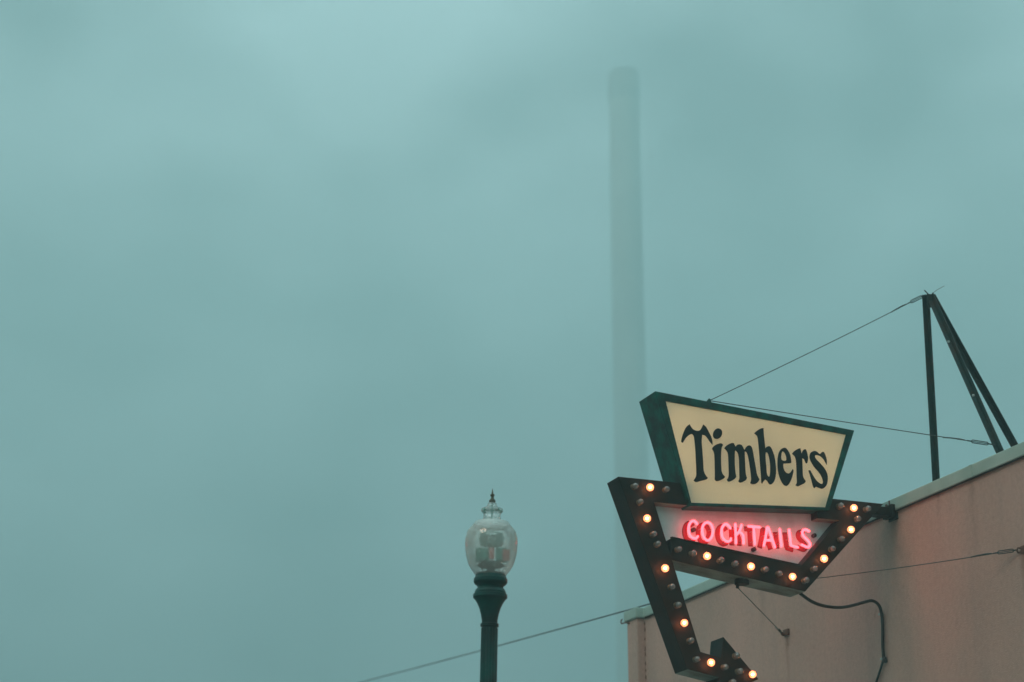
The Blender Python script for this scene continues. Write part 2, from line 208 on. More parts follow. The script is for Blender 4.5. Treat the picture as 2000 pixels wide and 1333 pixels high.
M_conduit = mat('dark_conduit', (0.022, 0.020, 0.016), 0.45, var=0.25, vscale=12)
M_clip = mat('galvanised_clip', (0.45, 0.47, 0.44), 0.4, metal=0.5, var=0.2)
M_lamp = mat('lamp_green_paint', (0.001, 0.060, 0.050), 0.40, spec=0.25, alt=(0.010, 0.020, 0.019), altpos=(0.32, 0.62), vscale=4, bump=0.1, bscale=40)
M_globe = clear('prismatic_globe', (0.98, 0.98, 0.97), 0.46, (1.0, 0.96, 0.88), 0.25)
M_gcap = clear('clear_globe_cap', (0.96, 0.97, 0.96), 0.28, (0.95, 0.95, 0.90), 0.3)
M_bronze = mat('finial_bronze', (0.10, 0.085, 0.05), 0.5, metal=0.5, var=0.4, vscale=30)
M_louvre = mat('louvre_green', (0.05, 0.36, 0.30), 0.5, var=0.25, vscale=15)
M_pink = mat('panel_pink', (0.80, 0.28, 0.27), 0.6, var=0.12)
M_conc = mat('chimney_concrete', (0.34, 0.33, 0.30), 0.9, var=0.2, vscale=0.08)
M_conc_dark = mat('chimney_crown_soot', (0.21, 0.205, 0.19), 0.9, var=0.2, vscale=0.2)
M_asphalt = mat('asphalt', (0.05, 0.05, 0.05), 0.9, var=0.25, vscale=1.5, bump=0.4, bscale=80)
M_pave = mat('pavement_concrete', (0.28, 0.27, 0.25), 0.9, var=0.12, vscale=2.0, bump=0.3, bscale=60)
M_line = mat('road_line_paint', (0.75, 0.72, 0.62), 0.8, var=0.1, vscale=8)

# ------------------------------------------------------------------ helpers
ORG = {}
def link(name, data): 
    o = bpy.data.objects.new(name, data); COL.objects.link(o); return o
def tag(o, label=None, cat=None, group=None, kind=None):
    if label: o['label'] = label
    if cat: o['category'] = cat
    if group: o['group'] = group
    if kind: o['kind'] = kind
    return o
def root(name, site_pos, label, cat, group=None, world=False):
    """an Empty at the thing's base; its parts are built in site axes"""
    o = link(name, None); o.empty_display_size = 0.2
    if world: o.matrix_world = Matrix.Translation(site_pos)
    else: o.matrix_world = SITE @ Matrix.Translation(site_pos)
    ORG[o.name] = Vector(site_pos)
    return tag(o, label, cat, group)
def obj(name, bm, m, parent=None, smooth=False, at=None, org=None):
    """bm in site (or world) axes; a part takes its thing's origin"""
    o0 = Vector(org) if org is not None else (ORG[parent.name] if parent is not None else Vector((0, 0, 0)))
    bmesh.ops.translate(bm, verts=bm.verts, vec=-o0)
    bmesh.ops.recalc_face_normals(bm, faces=bm.faces)
    me = bpy.data.meshes.new(name); bm.to_mesh(me); bm.free()
    for x in (m if isinstance(m, (list, tuple)) else [m]): me.materials.append(x)
    if smooth:
        for p in me.polygons: p.use_smooth = True
    o = link(name, me)
    if parent is not None:
        o.parent = parent; ORG[o.name] = o0
    elif at is not None: o.matrix_world = at @ Matrix.Translation(o0)
    return o
def bevel(o, wd=0.006, seg=2, ang=30):
    b = o.modifiers.new('edge', 'BEVEL'); b.width = wd; b.segments = seg; b.limit_method = 'ANGLE'; b.angle_limit = math.radians(ang)
    return o
def auto_smooth(o, deg=40):
    o.data.set_sharp_from_angle(angle=math.radians(deg))
def box(bm, a, b):
    x0, y0, z0 = a; x1, y1, z1 = b
    v = [bm.verts.new(p) for p in ((x0,y0,z0),(x1,y0,z0),(x1,y1,z0),(x0,y1,z0),(x0,y0,z1),(x1,y0,z1),(x1,y1,z1),(x0,y1,z1))]
    for f in ((0,3,2,1),(4,5,6,7),(0,1,5,4),(1,2,6,5),(2,3,7,6),(3,0,4,7)): bm.faces.new([v[i] for i in f])
def prism(bm, poly, w0, w1, under=None):
    """(s, z) outline given depth from w0 to w1; faces that look down get material slot `under`"""
    a = [bm.verts.new((s, w0, z)) for s, z in poly]; b = [bm.verts.new((s, w1, z)) for s, z in poly]
    bm.faces.new(a); bm.faces.new(b[::-1])
    n = len(poly)
    area = sum(poly[i][0]*poly[(i+1)%n][1]-poly[(i+1)%n][0]*poly[i][1] for i in range(n))
    for i in range(n):
        j = (i+1) % n
        f = bm.faces.new((a[i], b[i], b[j], a[j]))
        if under is not None:
            ds, dz = poly[j][0]-poly[i][0], poly[j][1]-poly[i][1]
            nz_ = (-ds if area > 0 else ds) / max(1e-6, math.hypot(ds, dz))
            if nz_ < -0.6: f.material_index = under
def zprism(bm, poly, z0, z1):
    a = [bm.verts.new((x, y, z0)) for x, y in poly]; b = [bm.verts.new((x, y, z1)) for x, y in poly]
    bm.faces.new(a[::-1]); bm.faces.new(b); n = len(poly)
    for i in range(n):
        j = (i+1) % n; bm.faces.new((a[i], a[j], b[j], b[i]))
def spline(pts, closed=False, sub=5):
    """smooth curve through points; (s, z, 1) marks a corner"""
    n = len(pts); P = [Vector(p[:3]) if len(p) > 2 and not closed else Vector((p[0], p[1], 0)) for p in pts]
    corner = [bool(p[2]) if closed and len(p) > 2 else False for p in pts]
    res = []
    for i in range(n if closed else n-1):
        p1, p2 = P[i], P[(i+1) % n]
        p0 = P[(i-1) % n] if (closed or i > 0) else p1 - (p2 - p1)
        p3 = P[(i+2) % n] if (closed or i < n-2) else p2 + (p2 - p1)
        if corner[i]: p0 = p1 - (p2 - p1) * 0.6
        if corner[(i+1) % n]: p3 = p2 + (p2 - p1) * 0.6
        for k in range(sub):
            t = k / sub; t2 = t*t; t3 = t2*t
            res.append(0.5*((2*p1) + (p2-p0)*t + (2*p0-5*p1+4*p2-p3)*t2 + (3*p1-p0-3*p2+p3)*t3))
    if not closed: res.append(P[-1])
    return res
def tube(bm, pts, r, seg=8, closed=False, caps=True, flat=None):
    """sweep a circle along 3D points; flat = (axis vector, scale) squashes the section"""
    pts = [Vector(p) for p in pts]; n = len(pts); rings = []
    def tan(i):
        if closed: return (pts[(i+1) % n] - pts[(i-1) % n]).normalized()
        return (pts[min(i+1, n-1)] - pts[max(i-1, 0)]).normalized()
    t0 = tan(0); up = Vector((0, 0, 1)) if abs(t0.z) < 0.9 else Vector((0, 1, 0))
    u = t0.cross(up).normalized()
    for i in range(n):
        t = tan(i); u = (u - t * u.dot(t)).normalized(); v = t.cross(u)
        rr = r[i] if isinstance(r, (list, tuple)) else r
        ring = []
        for k in range(seg):
            a = 2*math.pi*k/seg; d = (u*math.cos(a) + v*math.sin(a)) * rr
            if flat: d = d - Vector(flat[0]) * d.dot(Vector(flat[0])) * (1 - flat[1])
            ring.append(bm.verts.new(pts[i] + d))
        rings.append(ring)
    for i in range(n if closed else n-1):
        A_, B_ = rings[i], rings[(i+1) % n]
        for k in range(seg): bm.faces.new((A_[k], A_[(k+1) % seg], B_[(k+1) % seg], B_[k]))
    if caps and not closed: bm.faces.new(rings[0][::-1]); bm.faces.new(rings[-1])
def rtube(bm, pts, r, seg=10, flat=None):
    """tube with rounded ends"""
    pts = [Vector(p) for p in pts]
    d0 = (pts[0]-pts[1]).normalized(); d1 = (pts[-1]-pts[-2]).normalized()
    P = [pts[0]+d0*r*0.95, pts[0]+d0*r*0.75, pts[0]+d0*r*0.4] + pts + [pts[-1]+d1*r*0.4, pts[-1]+d1*r*0.75, pts[-1]+d1*r*0.95]
    R_ = [r*0.3, r*0.66, r*0.92] + [r]*len(pts) + [r*0.92, r*0.66, r*0.3]
    tube(bm, P, R_, seg, flat=flat)
def lathe(bm, prof, cx=0, cy=0, seg=28, cap0=True, cap1=True):
    rings = []
    for r, z in prof:
        rings.append([bm.verts.new((cx + r*math.cos(2*math.pi*k/seg), cy + r*math.sin(2*math.pi*k/seg), z)) for k in range(seg)])
    for A_, B_ in zip(rings, rings[1:]):
        for k in range(seg): bm.faces.new((A_[k], A_[(k+1) % seg], B_[(k+1) % seg], B_[k]))
    if cap0: bm.faces.new(rings[0])
    if cap1: bm.faces.new(rings[-1][::-1])
def angle_bar(bm, p, q, wd, th, up):
    """L-section steel from p to q"""
    p, q = Vector(p), Vector(q); t = (q-p).normalized(); up = Vector(up); u = (up - t*up.dot(t)).normalized(); v = t.cross(u)
    prof = [(0,0),(wd,0),(wd,th),(th,th),(th,wd),(0,wd)]
    a = [bm.verts.new(p + u*(x-wd/2) + v*(y-wd/2)) for x, y in prof]; b = [bm.verts.new(q + u*(x-wd/2) + v*(y-wd/2)) for x, y in prof]
    bm.faces.new(a[::-1]); bm.faces.new(b)
    for i in range(6): bm.faces.new((a[i], a[(i+1) % 6], b[(i+1) % 6], b[i]))

# ------------------------------------------------------------------ ground
def sheet(name, s0, s1, w0, w1, z0, z1, m, kind='structure'):
    bm = bmesh.new(); box(bm, (s0, w0, z0), (s1, w1, z1)); o = obj(name, bm, m, at=SITE); tag(o, kind=kind); return o
sheet('ground', -420, 420, -420, 420, -0.5, -0.004, M_asphalt)
sheet('road', -16, -2.62, -60, 60, -0.002, 0.004, M_asphalt)
pv = sheet('pavement', -2.45, 2.86, -60, 60, -0.003, 0.14, M_pave)
kb = bmesh.new(); box(kb, (-2.6, -60, -0.003), (-2.452, 60, 0.15)); kerb = tag(obj('kerb', kb, M_pave, at=SITE), kind='structure'); bevel(kerb, 0.02)
for k in range(-6, 7):
    sheet('road_line', -9.3, -9.18, k*6.0, k*6.0 + 3.0, 0.0045, 0.009, M_line)

# ------------------------------------------------------------------ building
WS = 2.8686                        # wall face
bld = root('stucco_building', (WS, -4.0, 0.0), 'salmon stucco building with pale parapet coping behind the lit arrow sign', 'building')
bm = bmesh.new()
zprism(bm, [(WS, -14), (WS, 5.655), (WS+0.25, 5.655), (WS+0.25, -14)], 0.0, 6.115)
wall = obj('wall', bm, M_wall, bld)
bm = bmesh.new(); zprism(bm, [(WS+0.252, -13.998), (WS+0.252, 5.94), (13, 5.94), (13, -13.998)], 0.0, 5.55)
obj('rear_block', bm, M_wall, bld)
bm = bmesh.new(); zprism(bm, [(WS+0.254, -13.99), (WS+0.254, 5.93), (12.99, 5.93), (12.99, -13.99)], 5.554, 5.60)
obj('roof', bm, M_roof, bld)
PF = 2.7695                        # face of the end pilaster
bm = bmesh.new(); zprism(bm, [(PF, 5.657), (PF, 5.94), (WS+0.25, 5.94), (WS+0.25, 5.657)], 0.0, 6.113)
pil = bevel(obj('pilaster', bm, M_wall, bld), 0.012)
# cracks and rust spots where the pilaster meets the wall
random.seed(3)
for z, l in ((6.055, 0.05), (5.98, 0.06), (5.87, 0.035), (5.76, 0.04), (5.735, 0.02), (5.69, 0.06), (5.58, 0.05), (5.50, 0.03), (5.42, 0.05)):
    wv = 5.650 + random.uniform(-0.004, 0.002)
    pts = [(WS-0.001, wv + random.uniform(-0.006, 0.004), z + l*(q/3-0.5)) for q in range(4)]
    bm = bmesh.new(); tube(bm, pts, [0.002, 0.009, 0.008, 0.002], 6); obj('crack', bm, M_rust, bld)
# coping: outline from above follows the pilaster
bm = bmesh.new()
cf, cb = WS-0.028, WS+0.28
zprism(bm, [(cf, -14.03), (cf, 5.627), (PF-0.028, 5.627), (PF-0.028, 5.972), (cb, 5.972), (cb, -14.03)], 6.117, 6.236)
cop = bevel(obj('coping', bm, M_coping, bld), 0.012, 3)
# drip edge folded under the front
for w0, w1 in ((-14.02, -9.2), (-9.195, -5.1), (-5.095, -1.2), (-1.195, 2.7), (2.705, 5.60)):
    bm = bmesh.new(); zprism(bm, [(cf+0.004, w0), (cf+0.004, w1), (cf+0.016, w1), (cf+0.016, w0)], 6.104, 6.1165); obj('drip_edge', bm, M_dark, bld)
for wj in (-5.1, -1.2, 2.7):       # folded seams in the coping
    bm = bmesh.new(); box(bm, (cf-0.004, wj-0.02, 6.121), (cf+0.001, wj+0.02, 6.232)); obj('coping_seam', bm, M_coping, bld)
# bent hook at the end of the coping
bm = bmesh.new()
tube(bm, [(PF-0.002, 5.86, 6.085), (PF-0.02, 5.93, 6.105), (PF-0.022, 6.0, 6.11), (PF-0.024, 6.045, 6.115), (PF-0.024, 6.06, 6.135), (PF-0.024, 6.045, 6.155), (PF-0.024, 6.02, 6.158)], 0.009, 8)
obj('hook', bm, M_rust, bld, smooth=True)

# ------------------------------------------------------------------ the projecting sign
SO = Vector((2.84, 0.125, 6.10))
sign = root('projecting_sign', SO, 'dark green arrow sign with lit bulbs, cream name panel and red neon word', 'sign')
# arrow: top bar, slanting arm, shaft and head, cut from one deep sheet-metal channel
FD = 0.25
bm = bmesh.new()
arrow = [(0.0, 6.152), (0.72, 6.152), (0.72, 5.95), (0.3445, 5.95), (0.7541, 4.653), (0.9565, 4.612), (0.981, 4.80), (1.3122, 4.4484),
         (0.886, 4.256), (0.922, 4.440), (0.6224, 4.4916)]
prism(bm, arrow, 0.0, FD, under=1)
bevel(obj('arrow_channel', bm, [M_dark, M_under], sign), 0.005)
bm = bmesh.new()
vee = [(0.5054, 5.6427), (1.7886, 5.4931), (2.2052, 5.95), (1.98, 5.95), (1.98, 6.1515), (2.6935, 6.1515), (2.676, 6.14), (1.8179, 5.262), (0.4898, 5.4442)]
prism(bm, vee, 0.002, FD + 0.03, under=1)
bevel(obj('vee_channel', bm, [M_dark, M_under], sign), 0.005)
# lip strips along the front edges of the channels, as folded sheet metal
bm = bmesh.new()
for a, b in (((0.5054, 5.6427), (1.7886, 5.4931)),):
    prism(bm, [a, b, (b[0], b[1]+0.012), (a[0], a[1]+0.012)], -0.004, 0.03)
obj('edge_strip', bm, M_dark, sign)
# strut to the wall and its plate
bm = bmesh.new(); box(bm, (2.60, 0.07, 6.062), (2.852, 0.19, 6.146))
bevel(obj('wall_strut', bm, M_dark, sign), 0.006)
bm = bmesh.new(); box(bm, (2.853, 0.05, 6.035), (2.868, 0.20, 6.103)); obj('wall_plate', bm, M_dark, sign)
bm = bmesh.new(); box(bm, (2.80, 0.05, 6.055), (2.838, 0.21, 6.172)); obj('strut_collar', bm, M_dark, sign)
bm = bmesh.new(); tube(bm, [(2.81, 0.10, 6.17), (2.812, 0.10, 6.215)], 0.008); obj('strut_bolt', bm, M_rust, sign)
bm = bmesh.new(); tube(bm, [(2.822, 0.17, 6.17), (2.822, 0.17, 6.195)], 0.012); obj('strut_bolt', bm, M_rust, sign)
# white panel behind the neon
bm = bmesh.new()
prism(bm, [(0.36, 5.949), (0.66, 5.949), (0.69, 5.965), (2.06, 6.04), (2.19, 6.04), (2.19, 5.949), (1.785, 5.50), (0.51, 5.64), (0.475, 5.60)], 0.115, 0.135)
obj('back_panel', bm, M_panel, sign)
# cabinet: walls, lip and the two cream faces
def inset_ring(bm, outer, inner, w0, w1):
    n = len(outer); V = {}
    for nm, P, wv in (('oa', outer, w0), ('ob', outer, w1), ('ia', inner, w0), ('ib', inner, w1)):
        V[nm] = [bm.verts.new((s, wv, z)) for s, z in P]
    for i in range(n):
        j = (i+1) % n
        bm.faces.new((V['oa'][i], V['oa'][j], V['ia'][j], V['ia'][i])); bm.faces.new((V['ob'][i], V['ib'][i], V['ib'][j], V['ob'][j]))
        bm.faces.new((V['oa'][i], V['ob'][i], V['ob'][j], V['oa'][j])); bm.faces.new((V['ia'][i], V['ia'][j], V['ib'][j], V['ib'][i]))
CW0, CW1 = -0.05, 0.30
bm = bmesh.new(); inset_ring(bm, CAB, FACE, CW0, CW1)
cab = bevel(obj('cabinet', bm, M_green, sign), 0.006)
fo = [(s + (0.006 if s < 1.3 else -0.006) * -1, z + (0.006 if z > 6.4 else -0.006)) for s, z in FACE]
cx_, cz_ = sum(p[0] for p in FACE)/4, sum(p[1] for p in FACE)/4
fi = [(cx_ + (s-cx_)*0.9985, cz_ + (z-cz_)*0.9985) for s, z in FACE]
for w0, w1 in ((CW0+0.010, CW0+0.016), (CW1-0.016, CW1-0.010)):
    bm = bmesh.new(); prism(bm, fi, w0, w1); obj('face_panel', bm, M_cream, cab)
ti = [(cx_ + (s-cx_)*0.93, cz_ + (z-cz_)*0.86) for s, z in FACE]
for k in range(4):                   # lamp tubes run round the inside of the cabinet
    a, c = Vector((ti[k][0], 0.125, ti[k][1])), Vector((ti[(k+1) % 4][0], 0.125, ti[(k+1) % 4][1]))
    d = (c - a).normalized() * 0.03; bm = bmesh.new(); tube(bm, [a + d, c - d], 0.013, 8); obj('lamp_tube', bm, M_tubelamp, cab, smooth=True)
for (sa, za), (sb, zb), n_ in ((CAB[0], CAB[1], 7), (CAB[1], CAB[2], 4), (CAB[2], CAB[3], 5)):
    for q in range(n_):
        t_ = (q + 0.6) / (n_ + 0.2); s_, z_ = sa + (sb-sa)*t_, za + (zb-za)*t_
        s_, z_ = cx_ + (s_-cx_)*0.975, cz_ + (z_-cz_)*0.955
        bm = bmesh.new(); tube(bm, [(s_, CW0-0.0005, z_), (s_, CW0-0.005, z_)], 0.007, 8); obj('screw', bm, M_steel, cab)
# painted name, on both faces
def letter_mesh(loops, w0, w1, flip=None):
    bm = bmesh.new()
    def pt(v, wv): return ((flip - v.x) if flip else v.x, wv, v.y)
    for shape in loops:
        L_ = [spline(l, True, 4) for l in shape]
        allv = [v for l in L_ for v in l]
        tris = tessellate_polygon(L_)
        va = [bm.verts.new(pt(v, w0)) for v in allv]; vb = [bm.verts.new(pt(v, w1)) for v in allv]
        for t in tris:
            try: bm.faces.new([va[i] for i in t]); bm.faces.new([vb[i] for i in t][::-1])
            except ValueError: pass
        k = 0
        for l in L_:
            n = len(l)
            for i in range(n): bm.faces.new((va[k+i], va[k+(i+1) % n], vb[k+(i+1) % n], vb[k+i]))
            k += n
    return bm
for g, loops in GLYPHS:
    shapes = [[loops[0]], [loops[1]]] if g == 'i' else [loops]
    obj('letter', letter_mesh(shapes, CW0+0.004, CW0+0.0095), M_letter, cab)
# neon word and the red letters painted behind it, on both faces
PW = 0.113                           # just in front of the panel
for side in (0, 1):
    wn = 0.03 if side == 0 else 0.22
    wp_ = PW if side == 0 else 0.137
    mir = (lambda s: s) if side == 0 else (lambda s: 2.72 - s)
    dz = 0.0
    for g, strokes in NEON:
        bm = bmesh.new(); bp = bmesh.new(); posts = []
        for st in strokes:
            closed = g == 'o'
            pts2 = st[:-1] if closed else st
            if closed:
                c2 = spline([(a, b, 0) for a, b in pts2], True, 4); P3 = [Vector((mir(v.x), wn, v.y)) for v in c2]
            else:
                c2 = spline([(a, b) + (0,) for a, b in pts2], False, 5); P3 = [Vector((mir(v.x), wn, v.y)) for v in c2]
            Q3 = [Vector((p.x, wp_, p.z - 0.004)) for p in P3]
            if closed:
                tube(bm, P3, 0.0120, 10, closed=True); tube(bp, Q3, 0.024, 10, closed=True, flat=((0, 1, 0), 0.09))
            else:
                rtube(bm, P3, 0.0120); tube(bp, Q3, 0.024, 10, flat=((0, 1, 0), 0.09))
            for q in (P3[len(P3)//5], P3[-len(P3)//5]):
                posts.append(q.copy())
        nl = obj('neon_letter', bm, M_neon, sign, smooth=True)
        for q in posts:
            bs = bmesh.new(); tube(bs, [(q.x, wn, q.z), (q.x, wp_, q.z)], 0.004, 6); obj('tube_support', bs, M_clip, nl)
        if side == 0: obj('painted_letter', bp, M_red, sign, smooth=True)
        else: bp.free()
for s_, z_ in TSTUD:
    bm = bmesh.new(); tube(bm, [(s_, 0.114, z_), (s_, 0.075, z_)], 0.019, 12)
    obj('electrode_housing', bm, M_elect, sign, smooth=True)
# bulbs: one lit and one dead bulb are modelled, the others are copies
def bulb_parts(lit):
    g = bmesh.new()
    prof = [(0.006, 0.0), (0.014, 0.004), (0.016, 0.014), (0.022, 0.022), (0.0275, 0.034), (0.0285, 0.044), (0.0255, 0.056), (0.018, 0.066), (0.008, 0.0712), (0.001, 0.072)]
    if lit: prof = [(r*1.17, z*1.1) for r, z in prof]
    lathe(g, prof, seg=16)
    c = bmesh.new()
    if lit: lathe(c, [(0.002, 0.022), (0.007, 0.032), (0.0118, 0.042), (0.0112, 0.052), (0.007, 0.058), (0.001, 0.060)], seg=12)
    else:
        tube(c, [(0, 0, 0.006), (0, 0, 0.03)], 0.004, 6)
        tube(c, [(-0.010, 0, 0.048), (-0.005, 0, 0.03), (0.005, 0, 0.03), (0.010, 0, 0.048)], 0.0015, 5)
    k = bmesh.new(); lathe(k, [(0.028, -0.004), (0.028, 0.004), (0.021, 0.008), (0.0165, 0.012), (0.014, 0.012)], seg=16)
    rot = Matrix.Rotation(math.radians(90), 4, 'X')       # bulb axis points out of the sign face (-w)
    res = []
    for bmx, nm, mm in ((g, 'bulb', M_bulb_on if lit else M_bulb_off), (c, 'filament', M_core if lit else M_fil), (k, 'socket', M_socket)):
        bmesh.ops.transform(bmx, matrix=rot, verts=bmx.verts); bmesh.ops.recalc_face_normals(bmx, faces=bmx.faces)
        me = bpy.data.meshes.new(nm); bmx.to_mesh(me); bmx.free(); me.materials.append(mm)
        for p in me.polygons: p.use_smooth = True
        res.append(me)
    return res
PROTO = {1: bulb_parts(True), 0: bulb_parts(False)}
first = {}
random.seed(11)
for s_, z_, lit in BULBS:
    if lit not in first:
        b = link('bulb', PROTO[lit][0]); b.parent = sign
        f_ = link('filament', PROTO[lit][1]); f_.parent = b
        k_ = link('socket', PROTO[lit][2]); k_.parent = b
        first[lit] = (b, f_, k_)
    else:
        b0, f0, k0 = first[lit]
        b = b0.copy(); COL.objects.link(b); b.parent = sign
        for o0 in (f0, k0):
            c = o0.copy(); COL.objects.link(c); c.parent = b
    b.location = Vector((s_, -0.0005, z_)) - SO
    b.rotation_euler = (random.uniform(-0.06, 0.06), random.uniform(0, 6.28), random.uniform(-0.06, 0.06))
    b.scale = (random.uniform(0.95, 1.05),) * 3
    if lit: b['label'] = 'bulb glowing orange'
# fixings on the sign
bm = bmesh.new()
prism(bm, [(0.90, 6.921), (1.02, 6.912), (1.0, 6.965), (0.99, 7.005), (0.975, 7.012)], 0.11, 0.125)
obj('guy_bracket', bm, M_green, sign)
bm = bmesh.new(); tube(bm, [(1.20, 0.12, 6.895), (1.20, 0.12, 6.955)], 0.007); tube(bm, [(1.175, 0.12, 6.955), (1.225, 0.12, 6.945)], 0.007)
obj('guy_eye', bm, M_steel, sign)
bm = bmesh.new(); lathe(bm, [(0.062, 5.30), (0.066, 5.305), (0.066, 5.34), (0.06, 5.352)], 1.235, 0.10, 20)
tube(bm, [(1.215, 0.14, 5.31), (1.2085, 0.14, 5.275)], 0.016, 8)
obj('anchor_bracket', bm, M_dark, sign, smooth=False)

# ------------------------------------------------------------------ roof mast that carries the guys
APEX = Vector((3.4121, 0.125, 8.3465))
mast = root('roof_mast', (3.42, 0.125, 5.60), 'dark three-legged angle-iron mast on the roof behind the parapet', 'mast')
def extend(p, q, z):
    p, q = Vector(p), Vector(q); t = (z - p.z) / (q.z - p.z); return p + (q - p) * t
specs = [((3.3582, 0.125, 6.5037), (0, -1, 0.2), 0.052, 'straight front leg of the mast'), ((3.3582, -0.9033, 6.5146), (0, -1, 0.4), 0.054, None), ((4.2582, 0.1152, 6.9269), (0, -1, 0), 0.054, None)]
offs = [Vector((-0.03, -0.01, 0)), Vector((0.0, -0.035, 0)), Vector((0.045, 0.0, 0.0))]
for (q, up, wd, lb), of in zip(specs, offs):
    a = APEX + of; e = extend(a, q, 5.602)
    bm = bmesh.new(); angle_bar(bm, a + Vector((0, 0, 0.0)), e, wd, 0.007, up)
    obj('leg', bm, M_steel, mast)
    bm = bmesh.new(); box(bm, (e.x-0.07, e.y-0.07, 5.602), (e.x+0.07, e.y+0.07, 5.612)); obj('foot_plate', bm, M_steel, mast)
bm = bmesh.new(); tube(bm, [APEX + Vector((-0.07, -0.02, -0.03)), APEX + Vector((0.07, 0.0, -0.03))], 0.010)
tube(bm, [APEX + Vector((-0.055, -0.03, 0.035)), APEX + Vector((-0.015, -0.03, 0.0)), APEX + Vector((-0.04, -0.03, -0.02))], 0.006)
obj('apex_bolt', bm, M_steel, mast)
bm = bmesh.new(); prism(bm, [(3.37, 8.34), (3.44, 8.34), (3.47, 8.22), (3.37, 8.19)], 0.074, 0.08); obj('gusset', bm, M_steel, mast)
for f_ in (0.33, 0.68):
    c = APEX.lerp(Vector((3.3582, -0.9033, 6.5146)), f_); bm = bmesh.new(); tube(bm, [c + Vector((-0.04, -0.03, 0)), c + Vector((-0.026, -0.03, 0))], 0.012, 8); obj('leg_bolt', bm, M_clip, mast)

# ------------------------------------------------------------------ guy wires
def sagged(a, b, sag, n=14):
    a, b = Vector(a), Vector(b)
    return [a.lerp(b, i/n) - Vector((0, 0, 4*sag*(i/n)*(1-i/n))) for i in range(n+1)]
def turnbuckle(bm, c, d, l=0.16, gap=0.013):
    d = Vector(d).normalized(); side = d.cross(Vector((0, 0, 1))).normalized(); upv = side.cross(d)
    for sg in (-1, 1): tube(bm, [c - d*l/2, c - d*l*0.42 + upv*gap*sg, c + d*l*0.42 + upv*gap*sg, c + d*l/2], 0.0045, 6)
    tube(bm, [c - d*l*0.72, c - d*l*0.42], 0.006, 6); tube(bm, [c + d*l*0.42, c + d*l*0.72], 0.006, 6)
def guy(a, b, sag, tb, label, r=0.0042, wrap=True, tbl=0.16):
    a, b = Vector(a), Vector(b)
    g = root('guy_wire', a, label, 'wire', 'guy wires bracing the sign')
    bm = bmesh.new(); P = sagged(a, b, sag); tube(bm, P, r, 6); obj('cable', bm, M_wire, g, smooth=True)
    if tb is not None:
        bm = bmesh.new(); c = a.lerp(b, tb) - Vector((0, 0, 4*sag*tb*(1-tb))); turnbuckle(bm, c, b-a, tbl); obj('turnbuckle', bm, M_steel, g)
        if wrap:
            bm = bmesh.new(); d = (b-a).normalized(); pp = c - d*(tbl*0.85) if tb > 0.5 else c + d*(tbl*0.85)
            sg = -1 if tb > 0.5 else 1
            tube(bm, [pp, pp + d*0.05*sg + Vector((0, 0, 0.004)), pp + d*0.14*sg, pp + d*0.20*sg + Vector((0, 0, -0.006))], 0.0062, 6); obj('wire_clamp', bm, M_wire, g)
    return g
guy((0.985, 0.1175, 6.995), APEX + Vector((-0.045, -0.03, -0.01)), 0.012, 0.955, 'thin upper guy wire rising from sign top to mast peak')
g2 = guy((1.0, 0.1175, 6.992), (3.345, -0.885, 6.550), 0.004, 0.945, 'thin guy wire from sign top down to the mast\'s right legs')
bm = bmesh.new(); tube(bm, sagged((1.0, 0.122, 6.965), (1.215, 0.12, 6.944), -0.006, 6), 0.004, 6); obj('loose_strand', bm, M_wire, g2)
g3 = guy((1.965, 0.125, 5.415), (2.850, -1.775, 5.3534), 0.012, 0.945, 'rusty guy wire crossing the stucco wall to an eye bolt', r=0.0042)
bm = bmesh.new(); tube(bm, [(2.8675, -1.80, 5.36), (2.845, -1.785, 5.365), (2.838, -1.775, 5.345), (2.85, -1.775, 5.325), (2.8675, -1.79, 5.33)], 0.008, 8)
box(bm, (2.858, -1.88, 5.315), (2.8676, -1.80, 5.375)); obj('eye_bolt', bm, M_rust, g3)
g4 = guy((1.2085, 0.14, 5.283), (2.825, 2.28, 5.352), 0.0, 0.95, 'thin stay rod from arrow frame underside to a rusty wall anchor', r=0.0045, wrap=False, tbl=0.14)
bm = bmesh.new()
tube(bm, [(2.8676, 2.32, 5.36), (2.83, 2.29, 5.358), (2.815, 2.275, 5.34), (2.83, 2.27, 5.325)], 0.010, 8)
box(bm, (2.845, 2.20, 5.325), (2.8676, 2.30, 5.385)); obj('wall_anchor', bm, M_rust, g4)
bm = bmesh.new(); tube(bm, [(2.80, 2.25, 5.345), (2.70, 2.12, 5.335), (2.60, 2.01, 5.348)], 0.003, 5); obj('loose_strand', bm, M_wire, g4)
# the frayed wire end above the mast
st = root('wire_stub', APEX, 'faint loose wire end sticking up from the mast peak', 'wire')
bm = bmesh.new(); tube(bm, [APEX + Vector((0.03, 0.0, 0.0)), APEX + Vector((0.08, -0.04, 0.05)), APEX + Vector((0.14, -0.09, 0.085))], 0.0022, 5); obj('strand', bm, M_wire, st)

